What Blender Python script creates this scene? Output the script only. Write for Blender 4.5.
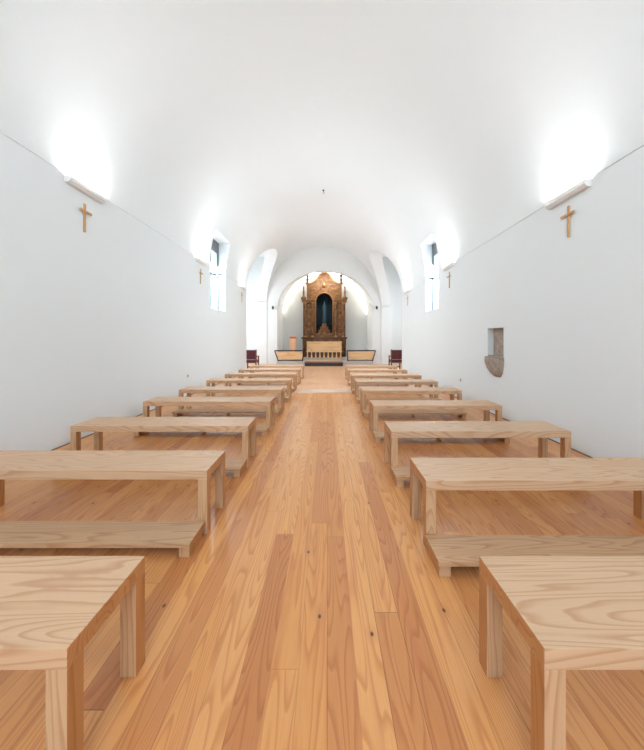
import bpy, bmesh, math, random
from mathutils import Vector, Matrix
random.seed(7)
PI = math.pi
scn = bpy.context.scene
for o in list(bpy.data.objects): bpy.data.objects.remove(o)
COL = scn.collection

# ------------------------------------------------------------------ camera, world, daylight, exposure
EYE = 1.37
cd = bpy.data.cameras.new('camera'); cam = bpy.data.objects.new('camera', cd); COL.objects.link(cam)
cam.location = (0, 0, EYE); cam.rotation_euler = (PI/2, 0, 0)
cd.sensor_fit = 'AUTO'; cd.sensor_width = 36; cd.lens = 312/750*36
cd.shift_x = -5/750; cd.shift_y = -35/750; cd.clip_start = 0.02; cd.clip_end = 200
scn.camera = cam

w = bpy.data.worlds.new('sky'); scn.world = w; w.use_nodes = True
w.node_tree.nodes['Background'].inputs[0].default_value = (0.72, 0.86, 1.0, 1)
w.node_tree.nodes['Background'].inputs[1].default_value = 0.7

scn.view_settings.view_transform = 'Standard'; scn.view_settings.look = 'None'
scn.view_settings.gamma = 1; scn.view_settings.use_curve_mapping = False
scn.view_settings.exposure = 2.4

def area(name, loc, rot, sx, sy, power, color):
    l = bpy.data.lights.new(name, 'AREA'); l.shape = 'RECTANGLE'; l.size = sx; l.size_y = sy
    l.energy = power; l.color = color
    o = bpy.data.objects.new(name, l); COL.objects.link(o); o.location = loc; o.rotation_euler = rot
    return o
# unseen area lights added as daylight behind the camera and in the transepts
area('added_daylight_rear_low', (-0.17, -3.45, 1.5), (PI/2, 0, 0), 2.6, 2.8, 5, (0.74, 0.86, 1.0))
area('added_daylight_rear_high', (-0.17, -3.45, 4.7), (PI/2 + 0.45, 0, 0), 2.0, 1.3, 36, (0.93, 0.965, 1.0))
area('added_daylight_transept_left', (-6.38, 15.5, 2.9), (PI/2, 0, -PI/2), 2.4, 2.8, 40, (0.86, 0.93, 1.0))
area('added_daylight_transept_right', (6.0, 15.5, 2.9), (PI/2, 0, PI/2), 2.0, 2.4, 22, (0.90, 0.95, 1.0))
area('chancel_added_fill', (-.12, 18.36, 5.22), (PI/2 - 1.0, 0, 0), 1.3, .12, 12, (1.0, .95, .88))  # unseen light without a fitting, added to brighten the end wall
area('daylight_window_left', (-3.95, 9.815, 3.4), (PI/2 - .6, 0, -PI/2), 1.3, 1.9, 38, (0.90, 0.95, 1.0))
area('daylight_window_right', (3.62, 9.19, 3.25), (PI/2 - .6, 0, PI/2), 1.1, 1.7, 38, (0.90, 0.95, 1.0))

# ------------------------------------------------------------------ node helpers and materials
class NT:
    def __init__(s, name):
        s.m = bpy.data.materials.new(name); s.m.use_nodes = True; s.t = s.m.node_tree; s.t.nodes.clear()
        s.out = s.n('ShaderNodeOutputMaterial')
    def n(s, ty, **kw):
        nd = s.t.nodes.new(ty)
        for k, v in kw.items(): setattr(nd, k, v)
        return nd
    def set(s, sock, v):
        if isinstance(v, bpy.types.NodeSocket): s.t.links.new(v, sock)
        else: sock.default_value = v
    def math(s, op, a, b=0.0, c=0.0):
        nd = s.n('ShaderNodeMath', operation=op)
        s.set(nd.inputs[0], a); s.set(nd.inputs[1], b); s.set(nd.inputs[2], c); return nd.outputs[0]
    def mix(s, f, a, b, mode='MIX'):
        nd = s.n('ShaderNodeMix', data_type='RGBA', blend_type=mode)
        s.set(nd.inputs[0], f); s.set(nd.inputs[6], a); s.set(nd.inputs[7], b); return nd.outputs[2]
    def xyz(s, x, y, z):
        nd = s.n('ShaderNodeCombineXYZ'); s.set(nd.inputs[0], x); s.set(nd.inputs[1], y); s.set(nd.inputs[2], z); return nd.outputs[0]
    def noise(s, v, scale, detail=3.0, rough=.5):
        nd = s.n('ShaderNodeTexNoise'); s.set(nd.inputs['Vector'], v); nd.inputs['Scale'].default_value = scale
        nd.inputs['Detail'].default_value = detail; nd.inputs['Roughness'].default_value = rough; return nd.outputs['Fac']
    def ramp(s, f, stops):
        nd = s.n('ShaderNodeValToRGB'); s.set(nd.inputs[0], f); cr = nd.color_ramp
        while len(cr.elements) < len(stops): cr.elements.new(.5)
        for e, (p, c) in zip(cr.elements, stops):
            e.position = p; e.color = (c, c, c, 1) if not isinstance(c, tuple) else (*c, 1)
        return nd.outputs[0]
    def sep(s, v):
        nd = s.n('ShaderNodeSeparateXYZ'); s.set(nd.inputs[0], v); return nd.outputs
    def finish(s, col, rough=.5, bump=None, bstr=.1, bdist=.002, spec=.5, metal=0.0):
        b = s.n('ShaderNodeBsdfPrincipled'); s.set(b.inputs['Base Color'], col); s.set(b.inputs['Roughness'], rough)
        b.inputs['Specular IOR Level'].default_value = spec; b.inputs['Metallic'].default_value = metal
        if bump is not None:
            bn = s.n('ShaderNodeBump'); bn.inputs['Strength'].default_value = bstr; bn.inputs['Distance'].default_value = bdist
            s.set(bn.inputs['Height'], bump); s.t.links.new(bn.outputs[0], b.inputs['Normal'])
        s.t.links.new(b.outputs[0], s.out.inputs[0]); return s.m

def m_plaster(name, col, var=.02):
    t = NT(name); p = t.n('ShaderNodeNewGeometry').outputs['Position']
    n1 = t.noise(p, .9, 3); n2 = t.noise(p, 9, 4)
    c2 = tuple(max(0, c - var) for c in col) + (1,)
    c = t.mix(n1, col + (1,), c2)
    return t.finish(c, .75, t.math('ADD', t.math('MULTIPLY', n1, 3), n2), .12, .01, .2)

def grain(t, along, across, third, ring=9.0, dist=.09):
    """Flat-sawn grain: returns (ring lines 0..1, fine fibre 0..1)"""
    lo = t.noise(t.xyz(t.math('MULTIPLY', along, .55), t.math('MULTIPLY', across, 6.5), t.math('MULTIPLY', third, 4.0)), 1.0, 1.5, .4)
    wob = t.noise(t.xyz(t.math('MULTIPLY', along, 9.0), t.math('MULTIPLY', across, 22.0), third), 1.0, 2.0, .5)
    v = t.math('ADD', t.math('MULTIPLY', lo, ring), t.math('MULTIPLY', wob, .28))
    v = t.math('ADD', v, t.math('MULTIPLY', across, 6.0))
    fr = t.math('FRACT', v)
    line = t.ramp(fr, [(0, 0.0), (.55, .12), (.86, 1.0), (.94, .7), (1.0, 0.0)])
    fib = t.noise(t.xyz(t.math('MULTIPLY', along, 7.0), t.math('MULTIPLY', across, 260.0), t.math('MULTIPLY', third, 260.0)), 1.0, 3.0, .6)
    return line, fib

def m_bench(name, axis, light, dark, ring=9.0):  # side faces: end grain plus painted-in orange floor bounce
    t = NT(name); co = t.n('ShaderNodeTexCoord').outputs['Object']; x, y, z = t.sep(co)[:]
    rnd = t.n('ShaderNodeObjectInfo').outputs['Random']
    off = t.math('MULTIPLY', rnd, 37.0)
    if axis == 'X': a, b, c = x, y, z
    elif axis == 'Z': a, b, c = z, t.math('ADD', x, t.math('MULTIPLY', y, .6)), y
    else: a, b, c = y, x, z
    line, fib = grain(t, t.math('ADD', a, off), b, t.math('ADD', c, off), ring)
    col = t.mix(t.math('MULTIPLY', line, .8), light + (1,), dark + (1,))
    col = t.mix(t.math('MULTIPLY', t.ramp(fib, [(.35, 0.0), (.7, 1.0)]), .22), col, dark + (1,))
    nx = t.sep(t.n('ShaderNodeTexCoord').outputs['Normal'])[0]
    endg_bounce = t.math('GREATER_THAN', t.math('ABSOLUTE', nx), .7)
    col = t.mix(endg_bounce, col, t.mix(1.0, col, (.88, .62, .38, 1), 'MULTIPLY'))
    hue = t.mix(rnd, (1.03, .99, .96, 1), (.96, .97, 1.0, 1)); col = t.mix(1.0, col, hue, 'MULTIPLY')
    return t.finish(col, .48, t.math('SUBTRACT', 1.0, line), .08, .001, .4)

def m_floor():
    t = NT('pine_floorboards'); p = t.n('ShaderNodeTexCoord').outputs['Object']; x, y, z = t.sep(p)[:]
    W = .118
    u = t.math('DIVIDE', x, W); row = t.math('FLOOR', u); fu = t.math('FRACT', u)
    wn = t.n('ShaderNodeTexWhiteNoise', noise_dimensions='1D'); t.set(wn.inputs['W'], row); r1 = wn.outputs['Value']
    v = t.math('ADD', t.math('DIVIDE', y, 2.9), t.math('MULTIPLY', r1, 7.3)); colm = t.math('FLOOR', v); fv = t.math('FRACT', v)
    wn2 = t.n('ShaderNodeTexWhiteNoise', noise_dimensions='2D'); t.set(wn2.inputs['Vector'], t.xyz(row, colm, 0.0)); r2 = wn2.outputs['Value']
    rc = t.sep(wn2.outputs['Color'])
    off = t.math('MULTIPLY', r2, 53.0)
    lx = t.math('MULTIPLY', t.math('SUBTRACT', fu, .5), W)
    line, fib = grain(t, t.math('ADD', y, off), t.math('ADD', lx, t.math('MULTIPLY', r1, 3.0)), t.math('ADD', off, 0.0), 22.0)
    base = t.ramp(rc[0], [(0, (.63, .27, .090)), (.3, (.70, .325, .110)), (.6, (.76, .38, .142)), (.85, (.66, .30, .108)), (1, (.53, .205, .068))])
    dark = t.mix(1.0, base, (.74, .58, .46, 1), 'MULTIPLY')
    col = t.mix(t.math('MULTIPLY', line, .75), base, dark)
    col = t.mix(t.math('MULTIPLY', t.ramp(fib, [(.4, 0.0), (.75, 1.0)]), .3), col, dark)
    # reddish heartwood streaks
    st = t.noise(t.xyz(t.math('MULTIPLY', x, 14.0), t.math('MULTIPLY', y, .8), off), 1.0, 2.0)
    col = t.mix(t.math('MULTIPLY', t.ramp(st, [(.60, 0.0), (.70, 1.0)]), .45), col, (.52, .17, .075, 1))
    # knots
    vo = t.n('ShaderNodeTexVoronoi', feature='F1', voronoi_dimensions='2D'); t.set(vo.inputs['Vector'], t.xyz(t.math('MULTIPLY', x, 2.6), t.math('MULTIPLY', y, 1.6), 3.3)); vo.inputs['Scale'].default_value = 1.0
    gate = t.math('GREATER_THAN', t.sep(vo.outputs['Color'])[0], .5)
    kn = t.math('MULTIPLY', t.ramp(vo.outputs['Distance'], [(.010, 1.0), (.026, 0.0)]), gate)
    halo = t.math('MULTIPLY', t.ramp(vo.outputs['Distance'], [(.02, 1.0), (.10, 0.0)]), gate)
    col = t.mix(t.math('MULTIPLY', halo, .35), col, (.52, .20, .08, 1))
    col = t.mix(kn, col, (.06, .022, .01, 1))
    # far bay is laid with a slightly pinker timber
    far = t.math('GREATER_THAN', y, 8.6)
    col = t.mix(t.math('MULTIPLY', far, .5), col, (.76, .50, .35, 1))
    s1 = t.math('MAXIMUM', t.math('LESS_THAN', fu, .022), t.math('LESS_THAN', fv, .0012))
    sw = t.math('MULTIPLY', s1, t.math('ADD', t.math('MULTIPLY', r1, .55), .25))
    col = t.mix(sw, col, (.16, .07, .03, 1))
    h = t.math('SUBTRACT', t.math('MULTIPLY', line, -.15), s1)
    return t.finish(col, t.math('ADD', .30, t.math('MULTIPLY', line, .1)), h, .25, .002, .5)

def m_plain(name, col, rough=.5, metal=0.0, var=.08, scale=30, spec=.5):
    t = NT(name); p = t.n('ShaderNodeTexCoord').outputs['Object']; n = t.noise(p, scale, 3)
    c = t.mix(n, tuple(min(1, c*(1+var)) for c in col) + (1,), tuple(c*(1-var) for c in col) + (1,))
    return t.finish(c, rough, n, .05, .002, spec, metal)

def m_emit(name, col, s):
    t = NT(name); e = t.n('ShaderNodeEmission'); e.inputs[0].default_value = col + (1,); e.inputs[1].default_value = s
    t.t.links.new(e.outputs[0], t.out.inputs[0]); return t.m

def m_glass():
    t = NT('window_glass'); tr = t.n('ShaderNodeBsdfTransparent'); tr.inputs[0].default_value = (.86, .92, .95, 1)
    gl = t.n('ShaderNodeBsdfGlossy'); gl.inputs['Roughness'].default_value = .05
    mx = t.n('ShaderNodeMixShader'); mx.inputs[0].default_value = .06
    t.t.links.new(tr.outputs[0], mx.inputs[1]); t.t.links.new(gl.outputs[0], mx.inputs[2])
    t.t.links.new(mx.outputs[0], t.out.inputs[0]); return t.m

def m_carved():
    t = NT('carved_chestnut'); p = t.n('ShaderNodeTexCoord').outputs['Object']
    n = t.noise(p, 6, 5, .65); n2 = t.noise(p, 28, 3)
    c = t.ramp(n, [(.3, (.05, .016, .005)), (.5, (.20, .085, .02)), (.7, (.36, .175, .045))])
    c = t.mix(t.ramp(n2, [(.45, 0.0), (.6, .75)]), c, (.07, .026, .01, 1))
    return t.finish(c, .45, t.math('ADD', n, n2), .6, .02, .4)

def m_stone():
    t = NT('granite'); p = t.n('ShaderNodeTexCoord').outputs['Object']
    n = t.noise(p, 9, 5, .7); n2 = t.noise(p, 90, 2)
    c = t.ramp(n, [(.3, (.24, .19, .155)), (.5, (.40, .32, .26)), (.7, (.52, .43, .35))])
    c = t.mix(t.math('MULTIPLY', n2, .4), c, (.33, .29, .25, 1))
    return t.finish(c, .85, n, .6, .02, .2)

M = dict(
    wall=m_plaster('white_limewash_wall', (.785, .82, .825)), vault=m_plaster('white_limewash_vault', (.80, .83, .835)),
    chancel=m_plaster('white_limewash_chancel', (.79, .81, .80)),
    floor=m_floor(),
    seat=m_bench('ash_seat', 'X', (.655, .445, .275), (.49, .265, .14), 24), leg=m_bench('ash_leg', 'Z', (.62, .405, .235), (.45, .25, .12), 18),
    kneel=m_bench('ash_kneeler', 'X', (.60, .39, .225), (.43, .235, .115), 20),
    cross=m_bench('oak_cross', 'Z', (.66, .49, .28), (.52, .36, .18), 6),
    altar=m_bench('altar_wood', 'X', (.80, .52, .27), (.62, .37, .17), 5),
    lectern=m_bench('lectern_wood', 'Z', (.86, .48, .28), (.66, .34, .18), 5),
    carved=m_carved(), darkwood=m_plain('dark_chestnut_moulding', (.085, .035, .018), .45),
    stone=m_stone(), palestone=m_plain('pale_step_stone', (.50, .48, .45), .7, scale=12),
    sunpatch=m_plain('pale_sun_patch', (.62, .46, .36), .6, scale=14),
    darkstep=m_plain('dark_step', (.035, .028, .03), .6), iron=m_plain('dark_iron', (.035, .02, .02), .5, .3),
    leather=m_plain('dark_red_leather', (.10, .012, .018), .4), chairwood=m_plain('reddish_chair_wood', (.2, .06, .035), .45),
    white=m_plain('white_painted_metal', (.88, .88, .87), .5, var=.02), pvc=m_plain('white_socket_plastic', (.66, .66, .64), .4, var=.02),
    black=m_plain('black_metal', (.02, .02, .022), .5), socketdark=m_plain('socket_hole', (.12, .12, .12), .6),
    frame=m_plain('grey_window_frame', (.12, .13, .14), .5), glass=m_glass(),
    blue=m_plain('dark_blue_cloth', (.006, .022, .034), .8, scale=8), teal=m_plain('teal_drapery', (.018, .06, .08), .8, scale=8),
    niche=m_plain('dark_niche_lining', (.006, .008, .014), .8), gap=m_plain('dark_perimeter_strip', (.17, .085, .04), .7),
    gold=m_plain('gilded_wood', (.34, .17, .05), .4, .2), brass=m_plain('brass_stud', (.5, .33, .12), .35, .8),
    lampglow=m_emit('lamp_diffuser', (1, .98, .95), 9), coveglow=m_emit('cove_strip', (1.0, .93, .78), 4),
)

# ------------------------------------------------------------------ mesh helpers
def bx(bm, x0, x1, y0, y1, z0, z1, bev=0.0):
    vs = [bm.verts.new((x, y, z)) for x in (x0, x1) for y in (y0, y1) for z in (z0, z1)]
    f = [(0,1,3,2), (4,6,7,5), (0,4,5,1), (2,3,7,6), (0,2,6,4), (1,5,7,3)]
    fs = [bm.faces.new([vs[i] for i in q]) for q in f]
    if bev > 0:
        es = list({e for q in fs for e in q.edges})
        bmesh.ops.bevel(bm, geom=es, offset=bev, segments=2, affect='EDGES', profile=.6)
def prism(bm, pts, axis, a, b):
    """extrude polygon pts (2D) from a to b along axis 'X' or 'Y' or 'Z'"""
    def P(p, t):
        return {'Y': (p[0], t, p[1]), 'X': (t, p[0], p[1]), 'Z': (p[0], p[1], t)}[axis]
    A = [bm.verts.new(P(p, a)) for p in pts]; B = [bm.verts.new(P(p, b)) for p in pts]
    n = len(pts)
    bm.faces.new(A); bm.faces.new(B[::-1])
    for i in range(n): bm.faces.new((A[i], B[i], B[(i+1) % n], A[(i+1) % n]))
def lathe(bm, prof, cx=0, cy=0, cz=0, n=14, twist=0.0, amp=0.0):
    rings = []
    for r, z in prof:
        ox, oy = (amp*math.cos(twist*z), amp*math.sin(twist*z)) if amp else (0, 0)
        rings.append([bm.verts.new((cx+ox+r*math.cos(2*PI*k/n), cy+oy+r*math.sin(2*PI*k/n), cz+z)) for k in range(n)])
    for a, b in zip(rings, rings[1:]):
        for k in range(n): bm.faces.new((a[k], a[(k+1) % n], b[(k+1) % n], b[k]))
    bm.faces.new(rings[0][::-1]); bm.faces.new(rings[-1])
def tube(bm, pts, r, n=8):
    pts = [Vector(p) for p in pts]; rings = []
    for i, p in enumerate(pts):
        d = (pts[min(i+1, len(pts)-1)] - pts[max(i-1, 0)]).normalized()
        q = d.to_track_quat('Z', 'Y')
        rr = r(i/(len(pts)-1)) if callable(r) else r
        rings.append([bm.verts.new(p + q @ Vector((rr*math.cos(2*PI*k/n), rr*math.sin(2*PI*k/n), 0))) for k in range(n)])
    for a, b in zip(rings, rings[1:]):
        for k in range(n): bm.faces.new((a[k], a[(k+1) % n], b[(k+1) % n], b[k]))
    bm.faces.new(rings[0][::-1]); bm.faces.new(rings[-1])
def obj(name, bm, m, parent=None, smooth=False):
    bmesh.ops.recalc_face_normals(bm, faces=bm.faces[:])
    me = bpy.data.meshes.new(name); bm.to_mesh(me); bm.free(); me.materials.append(m)
    if smooth:
        for p in me.polygons: p.use_smooth = True
    o = bpy.data.objects.new(name, me); COL.objects.link(o)
    if parent: o.parent = parent
    return o
def struct(o): o['kind'] = 'structure'; return o
def tag(o, label, cat, group=None):
    o['label'] = label; o['category'] = cat
    if group: o['group'] = group
    return o
def thing(name, label, cat, loc=(0,0,0), rz=0, group=None):
    o = bpy.data.objects.new(name, None); o.empty_display_size = .1; COL.objects.link(o)
    o.location = loc; o.rotation_euler = (0, 0, rz); return tag(o, label, cat, group)
def copy_tree(o, parent=None):
    c = o.copy(); COL.objects.link(c)
    if parent: c.parent = parent
    for ch in list(o.children): copy_tree(ch, c)
    return c
def cut(o, cutters):
    """difference with closed cutter meshes, applied at once; cutters are deleted"""
    cs = []
    for i, b in enumerate(cutters):
        c = obj('cutter', b, M['wall']); cs.append(c)
        md = o.modifiers.new('b%d' % i, 'BOOLEAN'); md.operation = 'DIFFERENCE'; md.object = c; md.solver = 'EXACT'
    dg = bpy.context.evaluated_depsgraph_get(); dg.update()
    me = bpy.data.meshes.new_from_object(o.evaluated_get(dg)); o.modifiers.clear()
    old = o.data; o.data = me
    bpy.data.meshes.remove(old)
    for c in cs:
        m = c.data; bpy.data.objects.remove(c); bpy.data.meshes.remove(m)
def BM(): return bmesh.new()
def boxbm(*a, **k): b = BM(); bx(b, *a, **k); return b
def arch_pts(c, r, z0, zs, rise, n=40):
    return [(c+r, z0)] + [(c+r*math.cos(PI*k/n), zs+rise*math.sin(PI*k/n)) for k in range(n+1)] + [(c-r, z0)]

# ------------------------------------------------------------------ the setting
XL, XR = -3.425, 3.09
SL, SR = EYE+2.18, EYE+1.90            # springing of the vault on each side
YB, YE = -3.5, 17.8
WT = .62
CX, RX = (XL+XR)/2, (XR-XL)/2
def vault_pt(th, off=0.0):
    x = CX + RX*math.cos(th)
    base = SR + (SL-SR)*(1-(x-XL)/(XR-XL)*1.0)
    return (CX + (RX+off)*math.cos(th), base + (3.30+off)*math.sin(th))

# cutters
WL = dict(y0=9.13, y1=10.5, z0=EYE+.95, z1=EYE+3.25)     # left window recess
WR = dict(y0=8.60, y1=9.78, z0=EYE+.87, z1=EYE+2.97)
def win_cut_L(): return boxbm(XL-.75, XL+1.0, WL['y0'], WL['y1'], WL['z0'], WL['z1'])
def win_cut_R(): return boxbm(XR-1.0, XR+.75, WR['y0'], WR['y1'], WR['z0'], WR['z1'])
YA = YE-.03
AL = ((13.26+YA)/2, (YA-13.26)/2); AR = ((12.87+YA)/2, (YA-12.87)/2)
def arch_cut(A, spring, x0, x1, rise):
    b = BM(); prism(b, arch_pts(A[0], A[1]+(.0), -.5, spring, rise), 'X', x0, x1); return b

# walls (profile with a shadow groove at the springing)
def wall_profile(x, s, sg):
    o = x + sg*WT
    return [(x, 0), (x, s-.003), (x+sg*.03, s-.003), (x+sg*.03, s+.05), (o, s+.05), (o, 0)]
b = BM(); prism(b, wall_profile(XL, SL, -1), 'Y', YB, YE+.001); wl = struct(obj('wall_left', b, M['wall']))
cut(wl, [win_cut_L(), arch_cut(AL, EYE+2.10, XL-2, XL+2, 2.35)])
b = BM(); prism(b, wall_profile(XR, SR, 1), 'Y', YB, YE+.001); wr = struct(obj('wall_right', b, M['wall']))
niche = dict(y0=5.46, y1=6.0, z0=EYE-.31, z1=EYE+.22)
cut(wr, [win_cut_R(), arch_cut(AR, EYE+1.85, XR-2, XR+2, 2.45),
         boxbm(XR-.3, XR+.14, niche['y0'], niche['y1'], niche['z0'], niche['z1'])])
# vault
N = 72
inner = [vault_pt(PI*k/N) for k in range(N+1)]
inner[0] = (inner[0][0], inner[0][1]+.003); inner[-1] = (inner[-1][0], inner[-1][1]+.003)
outer = [vault_pt(PI*k/N, .5) for k in range(N+1)]
b = BM(); prism(b, inner + outer[::-1], 'Y', YB, YE+.001)
va = obj('ceiling', b, M['vault']); struct(va)
cut(va, [win_cut_L(), win_cut_R(), arch_cut(AL, EYE+2.10, XL-2, -.6, 2.35), arch_cut(AR, EYE+1.85, .6, XR+2, 2.45)])
for wob in (va,):
    for p in wob.data.polygons: p.use_smooth = p.area > 0 and abs(p.normal.y) < .3 and len(p.vertices) < 200
    try: wob.data.set_sharp_from_angle(angle=math.radians(25))
    except Exception: pass
# chancel arch wall
CC, CR = -.12, 2.72
b = BM(); prism(b, [(XL, 0)] + [(p[0]-0.0, p[1]) for p in [vault_pt(PI*k/N, .3) for k in range(N+1)]][::-1] + [(XR, 0)], 'Y', YE, YE+.4)
ca = struct(obj('wall_chancel_arch', b, M['chancel']))
b = BM(); prism(b, arch_pts(CC, CR, -.5, EYE+1.78, 2.16, 64), 'Y', YE-1, YE+1.4); cut(ca, [b])
# chancel behind the arch: slightly wider and higher shell
CY = 20.3
def loft(b, rows):   # rows: (points, y); quads between successive rings, closed around
    R_ = [[b.verts.new((p[0], y, p[1])) for p in pts] for pts, y in rows]
    for p, q in zip(R_, R_[1:] + R_[:1]):
        for k in range(len(p)-1): b.faces.new((p[k], p[k+1], q[k+1], q[k]))
    for e in (0, -1): b.faces.new([r_[e] for r_ in R_])
b = BM(); A_ = lambda r, sp, ri_: arch_pts(CC, r, 0, sp, ri_, 64)[1:-1]
loft(b, [(A_(CR, EYE+1.78, 2.16), YE+.4), (A_(CR-.01, EYE+1.78, 2.66), CY), (A_(CR+.4, EYE+1.78, 3.0), CY), (A_(CR+.4, EYE+1.78, 2.6), YE+.4)])
struct(obj('ceiling_chancel', b, M['chancel'], None, False))
struct(obj('wall_chancel_left', boxbm(CC-CR-.4, CC-CR, YE+.4, CY, 0, EYE+1.78), M['chancel']))
struct(obj('wall_chancel_right', boxbm(CC+CR, CC+CR+.4, YE+.4, CY, 0, EYE+1.78), M['chancel']))
b = BM(); prism(b, [(-4, 0), (-4, 8), (4, 8), (4, 0)], 'Y', CY, CY+.3); struct(obj('wall_chancel_back', b, M['chancel']))
# transept arms
def transept(side, x0, x1, y0, name):
    # x0 inner face line beyond the nave wall, x1 outer face
    lo, hi = min(x0, x1), max(x0, x1)
    xin = -2.75 if side < 0 else 2.52
    struct(obj('wall_transept_'+name+'_far', boxbm(min(x1, xin), max(x1, xin), 18.25, 18.55, 3.4, 6.4), M['wall']))
    struct(obj('wall_transept_'+name+'_far_lower', boxbm(lo, hi, 18.25, 18.55, 0, 3.4), M['wall']))
    # near wall and ceiling butt into the thickness of the nave vault
    ths = [PI - PI*k/N for k in range(0, 24)] if side < 0 else [PI*k/N for k in range(0, 24)]
    cv_ = [p for p in (vault_pt(t_, .25) for t_ in ths) if 3.6 < p[1] < 6.4]
    xw = XL-WT if side < 0 else XR+WT
    b = BM(); prism(b, [(x1, 0), (xw, 0), (xw, 3.55)] + [(cv_[0][0], 3.55)] + cv_ + [(cv_[-1][0], 6.4), (x1, 6.4)], 'Y', y0-.3, y0)
    struct(obj('wall_transept_'+name+'_near', b, M['wall']))
    xc = -2.65 if side < 0 else 2.3
    struct(obj('ceiling_transept_'+name, boxbm(min(x1, xc), max(x1, xc), y0-.3, 18.55, 6.1, 6.4), M['vault']))
    o = obj('wall_transept_'+name+'_outer', boxbm(*( (x1-.3, x1) if side < 0 else (x1, x1+.3)), y0-.3, 18.55, 0, 6.4), M['wall']); struct(o)
transept(-1, XL-WT, -6.5, 12.9, 'left'); transept(1, XR+WT, 6.1, 12.5, 'right')
# strip of wall between nave-wall end and transept far wall
struct(obj('wall_transept_left_return', boxbm(XL-WT, XL, YE+.001, 18.25, 0, 6.4), M['chancel']))
struct(obj('wall_transept_right_return', boxbm(XR, XR+WT, YE+.001, 18.25, 0, 6.4), M['chancel']))
# west wall behind the camera, with unseen openings added to admit daylight
wb = struct(obj('wall_back', boxbm(-4.1, 3.8, YB-.4, YB, 0, 8), M['wall']))
cut(wb, [boxbm(-1.5, 1.16, YB-1, YB+1, -.5, 2.95), boxbm(-1.2, .86, YB-1, YB+1, 4.0, 5.4)])
# floor
fl = struct(obj('floor', boxbm(-7, 7, YB-.4, 20.6, -.12, 0), M['floor']))
struct(obj('trim_floor_sun_patch', boxbm(XL+.04, XR-.04, 8.10, 8.65, -.02, .002), M['sunpatch']))  # pale strip painting a patch of sunlight onto the boards
struct(obj('baseboard_left', boxbm(XL, XL+.028, YB, 13.26, 0, .006), M['gap']))
struct(obj('baseboard_right', boxbm(XR-.028, XR, YB, 12.87, 0, .006), M['gap']))

# windows
def window(name, wd, x, sg):
    """x = plane of the frame, sg = outward direction"""
    y0, y1, z0, z1 = wd['y0'], wd['y1'], wd['z0'], wd['z1']
    b = BM(); f = .05
    xa, xb = x, x+sg*.05
    bx(b, xa, xb, y0, y0+f, z0, z1); bx(b, xa, xb, y1-f, y1, z0, z1)
    bx(b, xa, xb, y0+f, y1-f, z0, z0+f); bx(b, xa, xb, y0+f, y1-f, z1-.36, z1)
    zm = z0 + (z1-z0)*.5
    bx(b, xa, xb, y0+f, y1-f, zm-.02, zm+.02)
    ym = (y0+y1)/2; bx(b, xa, xb, ym-.02, ym+.02, z0+f, zm-.02); bx(b, xa, xb, ym-.02, ym+.02, zm+.02, z1-.36)
    fr = obj(name, b, M['frame']); struct(fr)
    obj('pane', boxbm(x+sg*.02, x+sg*.03, y0+f, y1-f, z0+f, z1-.36), M['glass'], fr)
    obj('window_sill', boxbm(min(x, x-sg*.19), max(x, x-sg*.19), y0+.01, y1-.01, z0, z0+.02), M['white'], fr)
    return fr
window('window_1', WL, XL-.22, -1); window('window_2', WR, XR+.20, 1)

# ------------------------------------------------------------------ benches
BH, BD, TH = .45, .40, .065
def make_bench(L):
    r = thing('bench', '', 'bench')
    b = BM(); bx(b, 0, L, 0, BD, BH-TH, BH, .003); obj('seat', b, M['seat'], r)
    for x in (0, L-TH):
        for y in (0, BD-TH):
            b = BM(); bx(b, x, x+TH, y, y+TH, 0, BH-TH, .003); obj('leg', b, M['leg'], r)
    return r
def make_kneeler(L):
    r = thing('kneeler', '', 'kneeler')
    b = BM(); bx(b, 0, L, 0, .245, .072, .102, .003); obj('board', b, M['kneel'], r)
    for x in (.0, L/2-.045, L-.09):
        mid = .01 < x < L-.1
        b = BM(); bx(b, x+(.03 if mid else .012), x+(.06 if mid else .078), .11 if mid else .02, .225, 0, .072, .002); obj('support_block', b, M['leg'], r)
    return r
ORD = ['first', 'second', 'third', 'fourth', 'fifth', 'sixth', 'seventh', 'eighth', 'ninth']
for side, x0, L, step in (('left', -2.75, 1.905, (1.33, 2.60, 3.74, 5.06, 6.18, 7.50, 8.78, 10.08, 11.5)), ('right', .648, 1.812, (1.33, 2.44, 3.54, 4.78, 6.08, 7.30, 8.52, 9.92, 11.3))):
    pb = make_bench(L); pk = make_kneeler(L-.01)
    for k in range(9):
        zb = step[k] - BD
        o = pb if k == 0 else copy_tree(pb)
        o.location = (x0 + (.07 if side == 'left' and k == 0 else 0), zb, 0)
        if k == 0:
            lab = 'pale wooden bench closest to the camera, %s of the aisle, cut off by the frame' % side
        elif k == 8:
            lab = 'last and farthest pale wooden bench %s of the aisle, nearest the altar rail' % side
        else:
            lab = 'pale wooden bench %s of the aisle, %s of nine counting from the camera' % (side, ORD[k])
        tag(o, lab, 'bench', 'wooden benches %s of the aisle' % side)
        if k >= 1:
            q = pk if k == 1 else copy_tree(pk)
            q.location = (x0+(.0 if side == 'left' else -.01) + (.0), zb-.255, 0)
            tag(q, 'low wooden kneeler on the camera side of the %s bench %s of the aisle' % (ORD[k], side), 'kneeler', 'kneelers %s of the aisle' % side)

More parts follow.
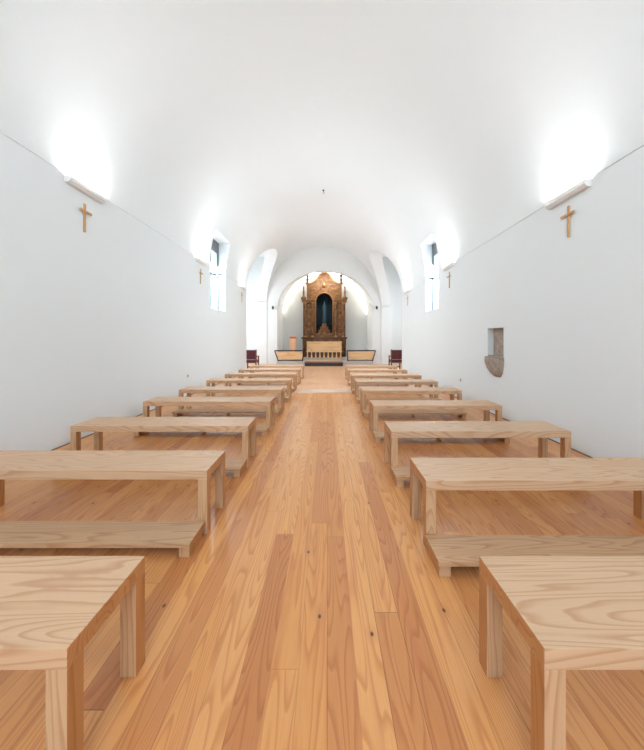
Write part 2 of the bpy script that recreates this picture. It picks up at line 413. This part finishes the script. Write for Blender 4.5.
# ------------------------------------------------------------------ wall uplights and crosses
def make_lamp(sg):
    """local: wall at x=0, projecting +x, length along y, z=0 at the bottom"""
    r = thing('wall_uplight', '', 'wall lamp')
    b = BM(); prism(b, [(0.001, 0), (.05, 0), (.085, .03), (.085, .085), (.078, .085), (.078, .05), (.001, .05)], 'Y', 0, .65)
    obj('housing', b, M['white'], r)
    b = BM(); bx(b, .008, .070, .01, .64, .052, .058); obj('diffuser', b, M['lampglow'], r)
    for y in (-.006, .65):
        b = BM(); prism(b, [(0.001, 0), (.05, 0), (.085, .03), (.085, .085), (.001, .085)], 'Y', y, y+.006); obj('end_cap', b, M['white'], r)
    l = bpy.data.lights.new('uplight_glow', 'AREA'); l.shape = 'RECTANGLE'; l.size = .04; l.size_y = .6; l.energy = 2.7; l.color = (.97, .985, 1.0)
    lo = bpy.data.objects.new('uplight_glow', l); COL.objects.link(lo); lo.parent = r
    lo.location = (.04, .325, .062); lo.rotation_euler = (PI, 0, 0)
    return r
def make_cross():
    r = thing('wall_cross', '', 'cross')
    obj('upright', boxbm(.001, .020, -.016, .016, 0, .40, bev=.002), M['cross'], r)
    obj('crossbar', boxbm(.020, .036, -.11, .11, .27, .30, bev=.002), M['cross'], r)
    return r
lampp = make_lamp(1); crossp = make_cross(); first = True
POS = ['nearest the camera', 'beside the tall window', 'farthest, at the transept corner']
for side, sx, yc, zl, zc in (('left', XL, (4.395, 8.43, 12.5), EYE+2.065, EYE+1.52), ('right', XR, (3.975, 7.85, 11.9), EYE+1.80, EYE+1.31)):
    for i, y in enumerate(yc):
        l = lampp if first else copy_tree(lampp); c = crossp if first else copy_tree(crossp); first = False
        flip = side == 'right'
        l.location = (sx, y + (.325 if flip else -.325), zl); l.rotation_euler = (0, 0, PI if flip else 0)
        c.location = (sx, y, zc); c.rotation_euler = (0, 0, PI if flip else 0)
        tag(l, 'slim white uplight glowing on the %s wall, %s' % (side, POS[i]), 'wall lamp', 'white wall uplights')
        tag(c, 'small plain wooden cross on the %s wall, %s' % (side, POS[i]), 'cross', 'small wooden wall crosses')

# unseen pair of uplights added level with the camera to light near benches
for side, sx, y, zl in (('left', XL, .36, EYE+2.065), ('right', XR, .10, EYE+1.80)):
    l = copy_tree(lampp); flip = side == 'right'
    for ch in l.children:
        if ch.type == 'LIGHT': ch.data = ch.data.copy(); ch.data.energy = 1.5
    l.location = (sx, y + (.325 if flip else -.325), zl); l.rotation_euler = (0, 0, PI if flip else 0)
    tag(l, 'slim white added uplight on the %s wall level with the camera, outside the picture' % side, 'wall lamp', 'white wall uplights')

# sockets, ceiling hook, spotlights
def socket(x, y, z, sg, side):
    r = thing('wall_socket', 'small white electric socket low on the %s wall' % side, 'socket', (x, y, z), 0 if sg > 0 else PI, 'low wall sockets')
    obj('face_plate', boxbm(.001, .011, -.04, .04, -.04, .04, bev=.002), M['pvc'], r)
    b = BM(); bx(b, .0112, .014, -.022, .022, -.022, .022); obj('insert', b, M['socketdark'], r)
socket(XL, 7.66, .49, 1, 'left'); socket(XR, 7.2, .45, -1, 'right')
r = thing('ceiling_hook', 'tiny dark iron hook at the crown of the white vault', 'hook', (-.13, 11.1, EYE+5.33))
b = BM(); lathe(b, [(.035, -.012), (.035, .012)], n=16); obj('plate', b, M['black'], r)
b = BM(); tube(b, [(.0, 0, -.01), (0, 0, -.05)] + [(.03*math.sin(a)+.0, 0, -.08+.03*math.cos(a)) for a in [PI*k/8 for k in range(11)]], .008); obj('hook', b, M['black'], r)
for sx, nm in ((-3.07, 'left'), (2.82, 'right')):
    r = thing('spotlight', 'small dark spotlight beside the %s springing of the chancel arch' % nm, 'spotlight', (sx, YE, EYE+1.83), 0, 'spotlights at the chancel arch')
    obj('bracket', boxbm(-.02, .02, -.08, 0, -.02, .02), M['black'], r)
    b = BM(); lathe(b, [(.035, -.09), (.055, -.03), (.055, .07), (.03, .09)], cy=-.13, n=14); obj('lamp_head', b, M['black'], r, True)

# ------------------------------------------------------------------ stone stoup in the right wall
r = thing('stone_stoup', 'weathered brown stone holy water basin below a niche in the right wall', 'holy water stoup', (XR, 5.73, EYE-.31))
b = BM()
segs = 20; prof = [(.0, .0), (.16, .0), (.17, -.03), (.17, -.10), (.14, -.20), (.09, -.29), (.03, -.355)]
ring = []
for d, z in prof[1:]:
    sc = d/.17
    ring.append([b.verts.new((-.13*sc*math.sin(a) - .002, .29*sc**.6*math.cos(a) + (-.10*(1-sc) if sc < 1 else 0), z)) for a in [PI*k/segs for k in range(segs+1)]])
for p, q in zip(ring, ring[1:]):
    for k in range(segs): b.faces.new((p[k], p[k+1], q[k+1], q[k]))
b.faces.new(ring[0][::-1]); b.faces.new(ring[-1])
for seq in ([rr[0] for rr in ring] + [rr[-1] for rr in ring[::-1]],): b.faces.new(seq)
obj('basin', b, M['stone'], r)
b = BM(); bx(b, .003, .139, -.265, .265, .002, .025); obj('ledge', b, M['stone'], r)
b = BM(); bx(b, .112, .139, -.266, .266, .027, .527); bx(b, .004, .110, -.2695, -.262, .027, .527); obj('back_stone', b, M['stone'], r)

# ------------------------------------------------------------------ chancel dais, step, altar furniture
DZ = .17
struct(obj('floor_dais', boxbm(CC-CR+.01, CC+CR-.01, 17.45, CY, 0, DZ), M['palestone']))
r = thing('altar_step', 'dark low step in front of the altar between the two kneeling rails', 'step', (-.17, 16.3, 0))
obj('riser', boxbm(-1.0, 1.0, 0, 1.14, 0, .14), M['darkstep'], r); obj('tread', boxbm(-1.02, 1.02, -.02, 1.14, .14, .168), M['darkwood'], r)
struct(obj('floor_predella', boxbm(-1.75, 1.40, 18.35, CY, DZ, .32), M['palestone']))

def rail(x0, x1, y, z, nm, flare0, flare1):
    r = thing('kneeling_rail', 'dark framed kneeling rail with a pale wood panel, %s of the altar' % nm, 'altar rail', ((x0+x1)/2, y, z), 0, 'kneeling rails before the altar')
    h = .60; a, c = x0-(x0+x1)/2, x1-(x0+x1)/2
    b = BM(); tube(b, [(a-flare0, 0, h), (c+flare1, 0, h)], .032, 8); obj('top_rail', b, M['iron'], r)
    b = BM(); tube(b, [(a, 0, .05), (c, 0, .05)], .024, 8); obj('bottom_rail', b, M['iron'], r)
    for p, q in ((a, a-flare0), (c, c+flare1)):
        b = BM(); tube(b, [(p, 0, .0), (q, 0, h)], .030, 8); obj('post', b, M['iron'], r)
        b = BM(); tube(b, [(p, .0, .015), (p, .28, .015)], .015, 6); obj('foot', b, M['iron'], r)
    b = BM(); prism(b, [(a+.05-flare0*.2, .12), (a+.05-flare0*.8, .52), (c-.05+flare1*.8, .52), (c-.05+flare1*.2, .12)], 'Y', -.012, .012)
    obj('panel', b, M['altar'], r)
rail(-2.74, -1.38, 17.62, DZ, 'left', .22, .06); rail(1.18, 2.56, 17.62, DZ, 'right', .05, .18)

# central balustrade
r = thing('balustrade', 'short pale wooden balustrade standing centrally before the altar table', 'balustrade', (-.17, 18.05, DZ))
obj('hand_rail', boxbm(-1.05, 1.05, -.04, .04, .50, .55, bev=.005), M['altar'], r)
obj('base_rail', boxbm(-1.05, 1.05, -.04, .04, .0, .05, bev=.005), M['altar'], r)
for k in range(9):
    b = BM(); x = -.96+.24*k
    lathe(b, [(.03, .05), (.035, .09), (.022, .13), (.055, .22), (.05, .28), (.022, .40), (.035, .46), (.03, .50)], cx=x, n=10); obj('baluster', b, M['altar'], r, True)

# altar table
r = thing('altar_table', 'long pale wooden altar table in front of the carved altarpiece', 'altar', (-.17, 18.65, .32))
obj('table_top', boxbm(-1.06, 1.06, -.02, .55, .90, .96, bev=.005), M['altar'], r)
obj('front_panel', boxbm(-1.04, 1.04, .0, .05, .36, .90), M['altar'], r)
obj('plinth', boxbm(-.97, .97, .06, .52, .0, .36), M['darkwood'], r)
for x in (-1.02, .97): obj('side_panel', boxbm(x, x+.05, .05, .53, .36, .90), M['altar'], r)

# lectern
r = thing('lectern', 'tall salmon coloured wooden lectern left of the altar', 'lectern', (-1.99, 18.1, DZ))
obj('pedestal', boxbm(-.17, .17, 0, .28, .04, 1.25, bev=.004), M['lectern'], r)
obj('base', boxbm(-.21, .21, -.04, .32, 0, .04, bev=.004), M['lectern'], r)
b = BM(); prism(b, [(-.02, 1.38), (.34, 1.25), (.34, 1.29), (-.02, 1.42)], 'X', -.19, .19); 
bx(b, -.15, .15, .02, .26, 1.25, 1.29); obj('book_rest', b, M['lectern'], r)

# dark red chairs in the transepts
def make_chair(loc, rz, label):
    r = thing('armchair', label, 'chair', loc, rz, 'dark red chairs at the transept corners')
    w_ = .27
    b = BM(); bx(b, -w_+.02, w_-.02, -.25, .23, .40, .49, .02); obj('seat', b, M['leather'], r)
    b = BM(); bx(b, -w_+.01, w_-.01, .22, .28, .52, .93, .02); obj('backrest', b, M['leather'], r)
    for x in (-w_, w_-.05):
        b = BM(); bx(b, x, x+.05, .21, .26+.03, 0, .95, .004); obj('leg', b, M['chairwood'], r)
        b = BM(); bx(b, x, x+.05, -.26, -.21, 0, .62, .004); obj('leg', b, M['chairwood'], r)
        b = BM(); bx(b, x-.01, x+.06, -.28, .21, .62, .66, .008); obj('armrest', b, M['chairwood'], r)
    obj('stretcher', boxbm(-w_+.05, w_-.05, -.25, -.21, .12, .17), M['chairwood'], r)
    obj('seat_rail', boxbm(-w_+.05, w_-.05, -.255, -.21, .35, .40), M['chairwood'], r)
    obj('seat_rail', boxbm(-w_+.05, w_-.05, .22, .26, .35, .40), M['chairwood'], r)
    b = BM()
    for k in range(8):
        for z in (.55, .90):
            lathe(b, [(.008, 0), (.003, .006)], cx=-.22+.063*k, cy=.216, cz=z, n=6)
    obj('studs', b, M['brass'], r)
make_chair((-3.36, 13.95, 0), PI, 'dark red leather chair at the left transept corner, behind the last left bench')
make_chair((3.10, 14.1, 0), PI, 'dark red leather chair half hidden by the right wall corner')

# ------------------------------------------------------------------ carved altarpiece
AY = 19.35
R = thing('altarpiece', 'tall carved brown wooden altarpiece with a dark arched niche and curved gable', 'altarpiece', (-.17, AY, .32))
Z = lambda h: h-.32
def half_top(x):
    x = abs(x)
    if x > .98: return 4.86
    t = x/.98
    # bell gable: round crown, concave sweep to the shoulders
    if x < .30: return 5.28 + .27*math.sqrt(max(0, 1-(x/.33)**2))
    u = (x-.30)/.68
    return 4.86 + (5.39-4.86)*(1-u)**2.1
xs = [-1.08, -.98] + [-.98 + 1.96*k/48 for k in range(1, 48)] + [.98, 1.08]
outline = [(-1.31, Z(1.51)), (-1.31, Z(3.78)), (-1.08, Z(3.78))] + [(x, Z(half_top(x))) for x in xs] + [(1.08, Z(3.78)), (1.31, Z(3.78)), (1.31, Z(1.51))]
b = BM(); prism(b, outline, 'Y', 0, .22); pn = obj('carved_panel', b, M['carved'], R)
nb = BM(); prism(nb, arch_pts(0, .50, Z(1.62), Z(3.76), .50, 24), 'Y', AY-1, AY+1)
for v in nb.verts: v.co.x += -.17; v.co.z += .32
R_mat = Matrix.Translation(R.location)
bpy.context.view_layer.update(); cut(pn, [nb])
# niche lining
b = BM(); ap = arch_pts(0, .515, Z(1.60), Z(3.76), .515, 24); ao = arch_pts(0, .58, Z(1.55), Z(3.76), .58, 24)
prism(b, ap + ao[::-1], 'Y', .22, .72); prism(b, ao, 'Y', .72, .76); obj('niche', b, M['niche'], R)
# archivolt around niche
b = BM(); tube(b, [(p[0]*1.06, -.01, p[1]) for p in arch_pts(0, .52, Z(1.72), Z(3.76), .54, 24)], .026, 8); obj('archivolt', b, M['gold'], R, True)
# predella and mouldings
obj('predella', boxbm(-1.34, 1.34, -.04, .30, 0, Z(1.43), bev=.01), M['carved'], R)
b = BM(); bx(b, -1.42, 1.42, -.16, .30, Z(1.47), Z(1.54), .01); bx(b, -1.38, 1.38, -.10, .30, Z(1.43), Z(1.47)); obj('lower_moulding', b, M['darkwood'], R)
b = BM()
for s in (-1, 1):
    x0, x1 = sorted((s*.60, s*1.40)); bx(b, x0, x1, -.15, .22, Z(3.80), Z(3.87), .01); bx(b, x0+.03, x1-.03, -.11, .22, Z(3.70), Z(3.80))
obj('entablature', b, M['carved'], R)
b = BM()
for k in range(40):   # crest moulding following the gable
    pass
pts = [(x, -.02, Z(half_top(x))) for x in [-1.06, -.98]+[-.96+1.92*k/40 for k in range(41)]+[.98, 1.06]]
tube(b, pts, .045, 8); obj('gable_moulding', b, M['gold'], R, True)
# twisted columns
for s in (-1, 1):
    for x in (.72, 1.17):
        b = BM(); n = 40
        prof = [(.062+.008*math.sin(k*.9), Z(1.66)+(Z(3.60)-Z(1.66))*k/n) for k in range(n+1)]
        lathe(b, prof, cx=s*x, cy=-.09, n=10, twist=9.0*s, amp=.022)
        c = obj('column', b, M['carved'], R, True)
        b = BM(); lathe(b, [(.10, 0), (.10, .03), (.07, .06), (.08, .10)], cx=s*x, cy=-.09, cz=Z(1.545), n=12); obj('column_base', b, M['gold'], c, True)
        b = BM(); lathe(b, [(.06, 0), (.075, .03), (.105, .09), (.11, .11)], cx=s*x, cy=-.09, cz=Z(3.59), n=12); obj('capital', b, M['gold'], c, True)
# carved scrolls
def scroll(b, cx, cz, s, sc, y=-.02, turns=1.6):
    pts = []
    for k in range(26):
        t_ = k/25; a = turns*2*PI*t_; rr = sc*(1-.85*t_)
        pts.append((cx + s*rr*math.cos(a), y, cz + rr*math.sin(a)))
    tube(b, pts, lambda t_: sc*.16*(1-.5*t_), 6)
b = BM()
for s in (-1, 1):
    for cx, cz, sc in ((.80, 4.15, .14), (.62, 4.45, .12), (.45, 4.70, .12), (.85, 4.50, .10), (.15, 4.60, .10), (.94, 2.0, .10), (.94, 2.35, .09), (.94, 2.8, .10), (.94, 3.2, .09),
                       (.30, 4.42, .08), (.16, 5.0, .10), (.95, 3.5, .08), (.36, 5.02, .09)):
        scroll(b, s*cx, Z(cz), s, sc)
obj('scroll_carving', b, M['gold'], R, True)
b = BM(); lathe(b, [(.02, 0), (.10, .05), (.13, .16), (.10, .28), (.02, .34)], cx=0, cy=-.02, cz=Z(4.62), n=14); obj('cartouche', b, M['gold'], R, True)
b = BM()
for s in (-1, 1):
    for cx in (.35, .9): scroll(b, s*cx, .55, s, .16, -.055)
    bx(b, min(s*1.22, s*1.34), max(s*1.22, s*1.34), -.08, -.04, .05, Z(1.40))
obj('predella_carving', b, M['carved'], R, True)
# finials and urns
fin = [(.11, 0), (.12, .06), (.06, .10), (.055, .18), (.08, .24), (.085, .30), (.045, .36), (.04, .44), (.12, .49), (.11, .55), (.03, .60)]
urn = [(.14, 0), (.16, .06), (.17, .14), (.07, .20), (.06, .34), (.06, .50), (.035, .64), (.05, .74), (.015, .86)]
for s in (-1, 1):
    b = BM(); lathe(b, fin, cx=s*1.05, cy=.06, cz=Z(4.85), n=12); obj('finial', b, M['darkwood'], R, True)
    b = BM(); lathe(b, urn, cx=s*1.28, cy=.02, cz=Z(3.87), n=12); obj('urn', b, M['carved'], R, True)
# stepped throne and drapery in the niche
b = BM()
for w_, z0, z1, y0 in ((.48, 1.61, 1.80, .02), (.36, 1.80, 2.00, .12), (.25, 2.00, 2.20, .22), (.15, 2.20, 2.42, .32)):
    bx(b, -w_, w_, y0, .70, Z(z0), Z(z1), .02)
obj('stepped_throne', b, M['carved'], R)
b = BM(); n = 60; y_ = [.62+.03*math.sin(k*1.1) for k in range(n+1)]
for k in range(n):
    xa, xb = -.50+1.0*k/n, -.50+1.0*(k+1)/n
    za, zb_ = (Z(3.74)+math.sqrt(max(0, .25-xa*xa))), (Z(3.74)+math.sqrt(max(0, .25-xb*xb)))
    q = [b.verts.new(p) for p in ((xa, y_[k], Z(2.3)), (xb, y_[k+1], Z(2.3)), (xb, y_[k+1], zb_), (xa, y_[k], za), (xa, y_[k]+.02, Z(2.3)), (xb, y_[k+1]+.02, Z(2.3)), (xb, y_[k+1]+.02, zb_), (xa, y_[k]+.02, za))]
    for f in ((0,1,2,3), (5,4,7,6), (0,4,5,1), (3,2,6,7)): b.faces.new([q[i] for i in f])
obj('backcloth', b, M['blue'], R)
b = BM(); lathe(b, [(.13, 0), (.16, .1), (.12, .6), (.13, 1.0), (.10, 1.15), (.04, 1.2), (.065, 1.27), (.06, 1.36), (.02, 1.42)], cy=.44, cz=Z(2.42), n=20)
obj('veiled_figure', b, M['teal'], R, True)

# LED strip where the chancel vault meets the end wall
ri = arch_pts(CC, CR-.055, 0, EYE+1.78, 2.612, 64)[1:-1]; ro = arch_pts(CC, CR-.015, 0, EYE+1.78, 2.65, 64)[1:-1]
b = BM(); prism(b, ri + ro[::-1], 'Y', CY-.05, CY-.002)
cv = obj('cove_light', b, M['coveglow']); tag(cv, 'warm curved strip light outlining the arched end wall behind the altarpiece', 'strip light')
for k in range(1, 8):
    a = PI*k/8; x = CC + (CR-.16)*math.cos(a); z = EYE+1.78 + 2.5*math.sin(a)
    l = bpy.data.lights.new('cove_glow', 'AREA'); l.shape = 'RECTANGLE'; l.size = .9; l.size_y = .05; l.energy = 1.8; l.color = (1, .95, .86)
    lo = bpy.data.objects.new('cove_glow', l); COL.objects.link(lo); lo.parent = cv
    d = Vector((-math.cos(a), -1.0, -math.sin(a)))   # shines down and forward out of the corner
    lo.location = (x, CY-.12, z); lo.rotation_euler = (-d).to_track_quat('Z', 'Y').to_euler()
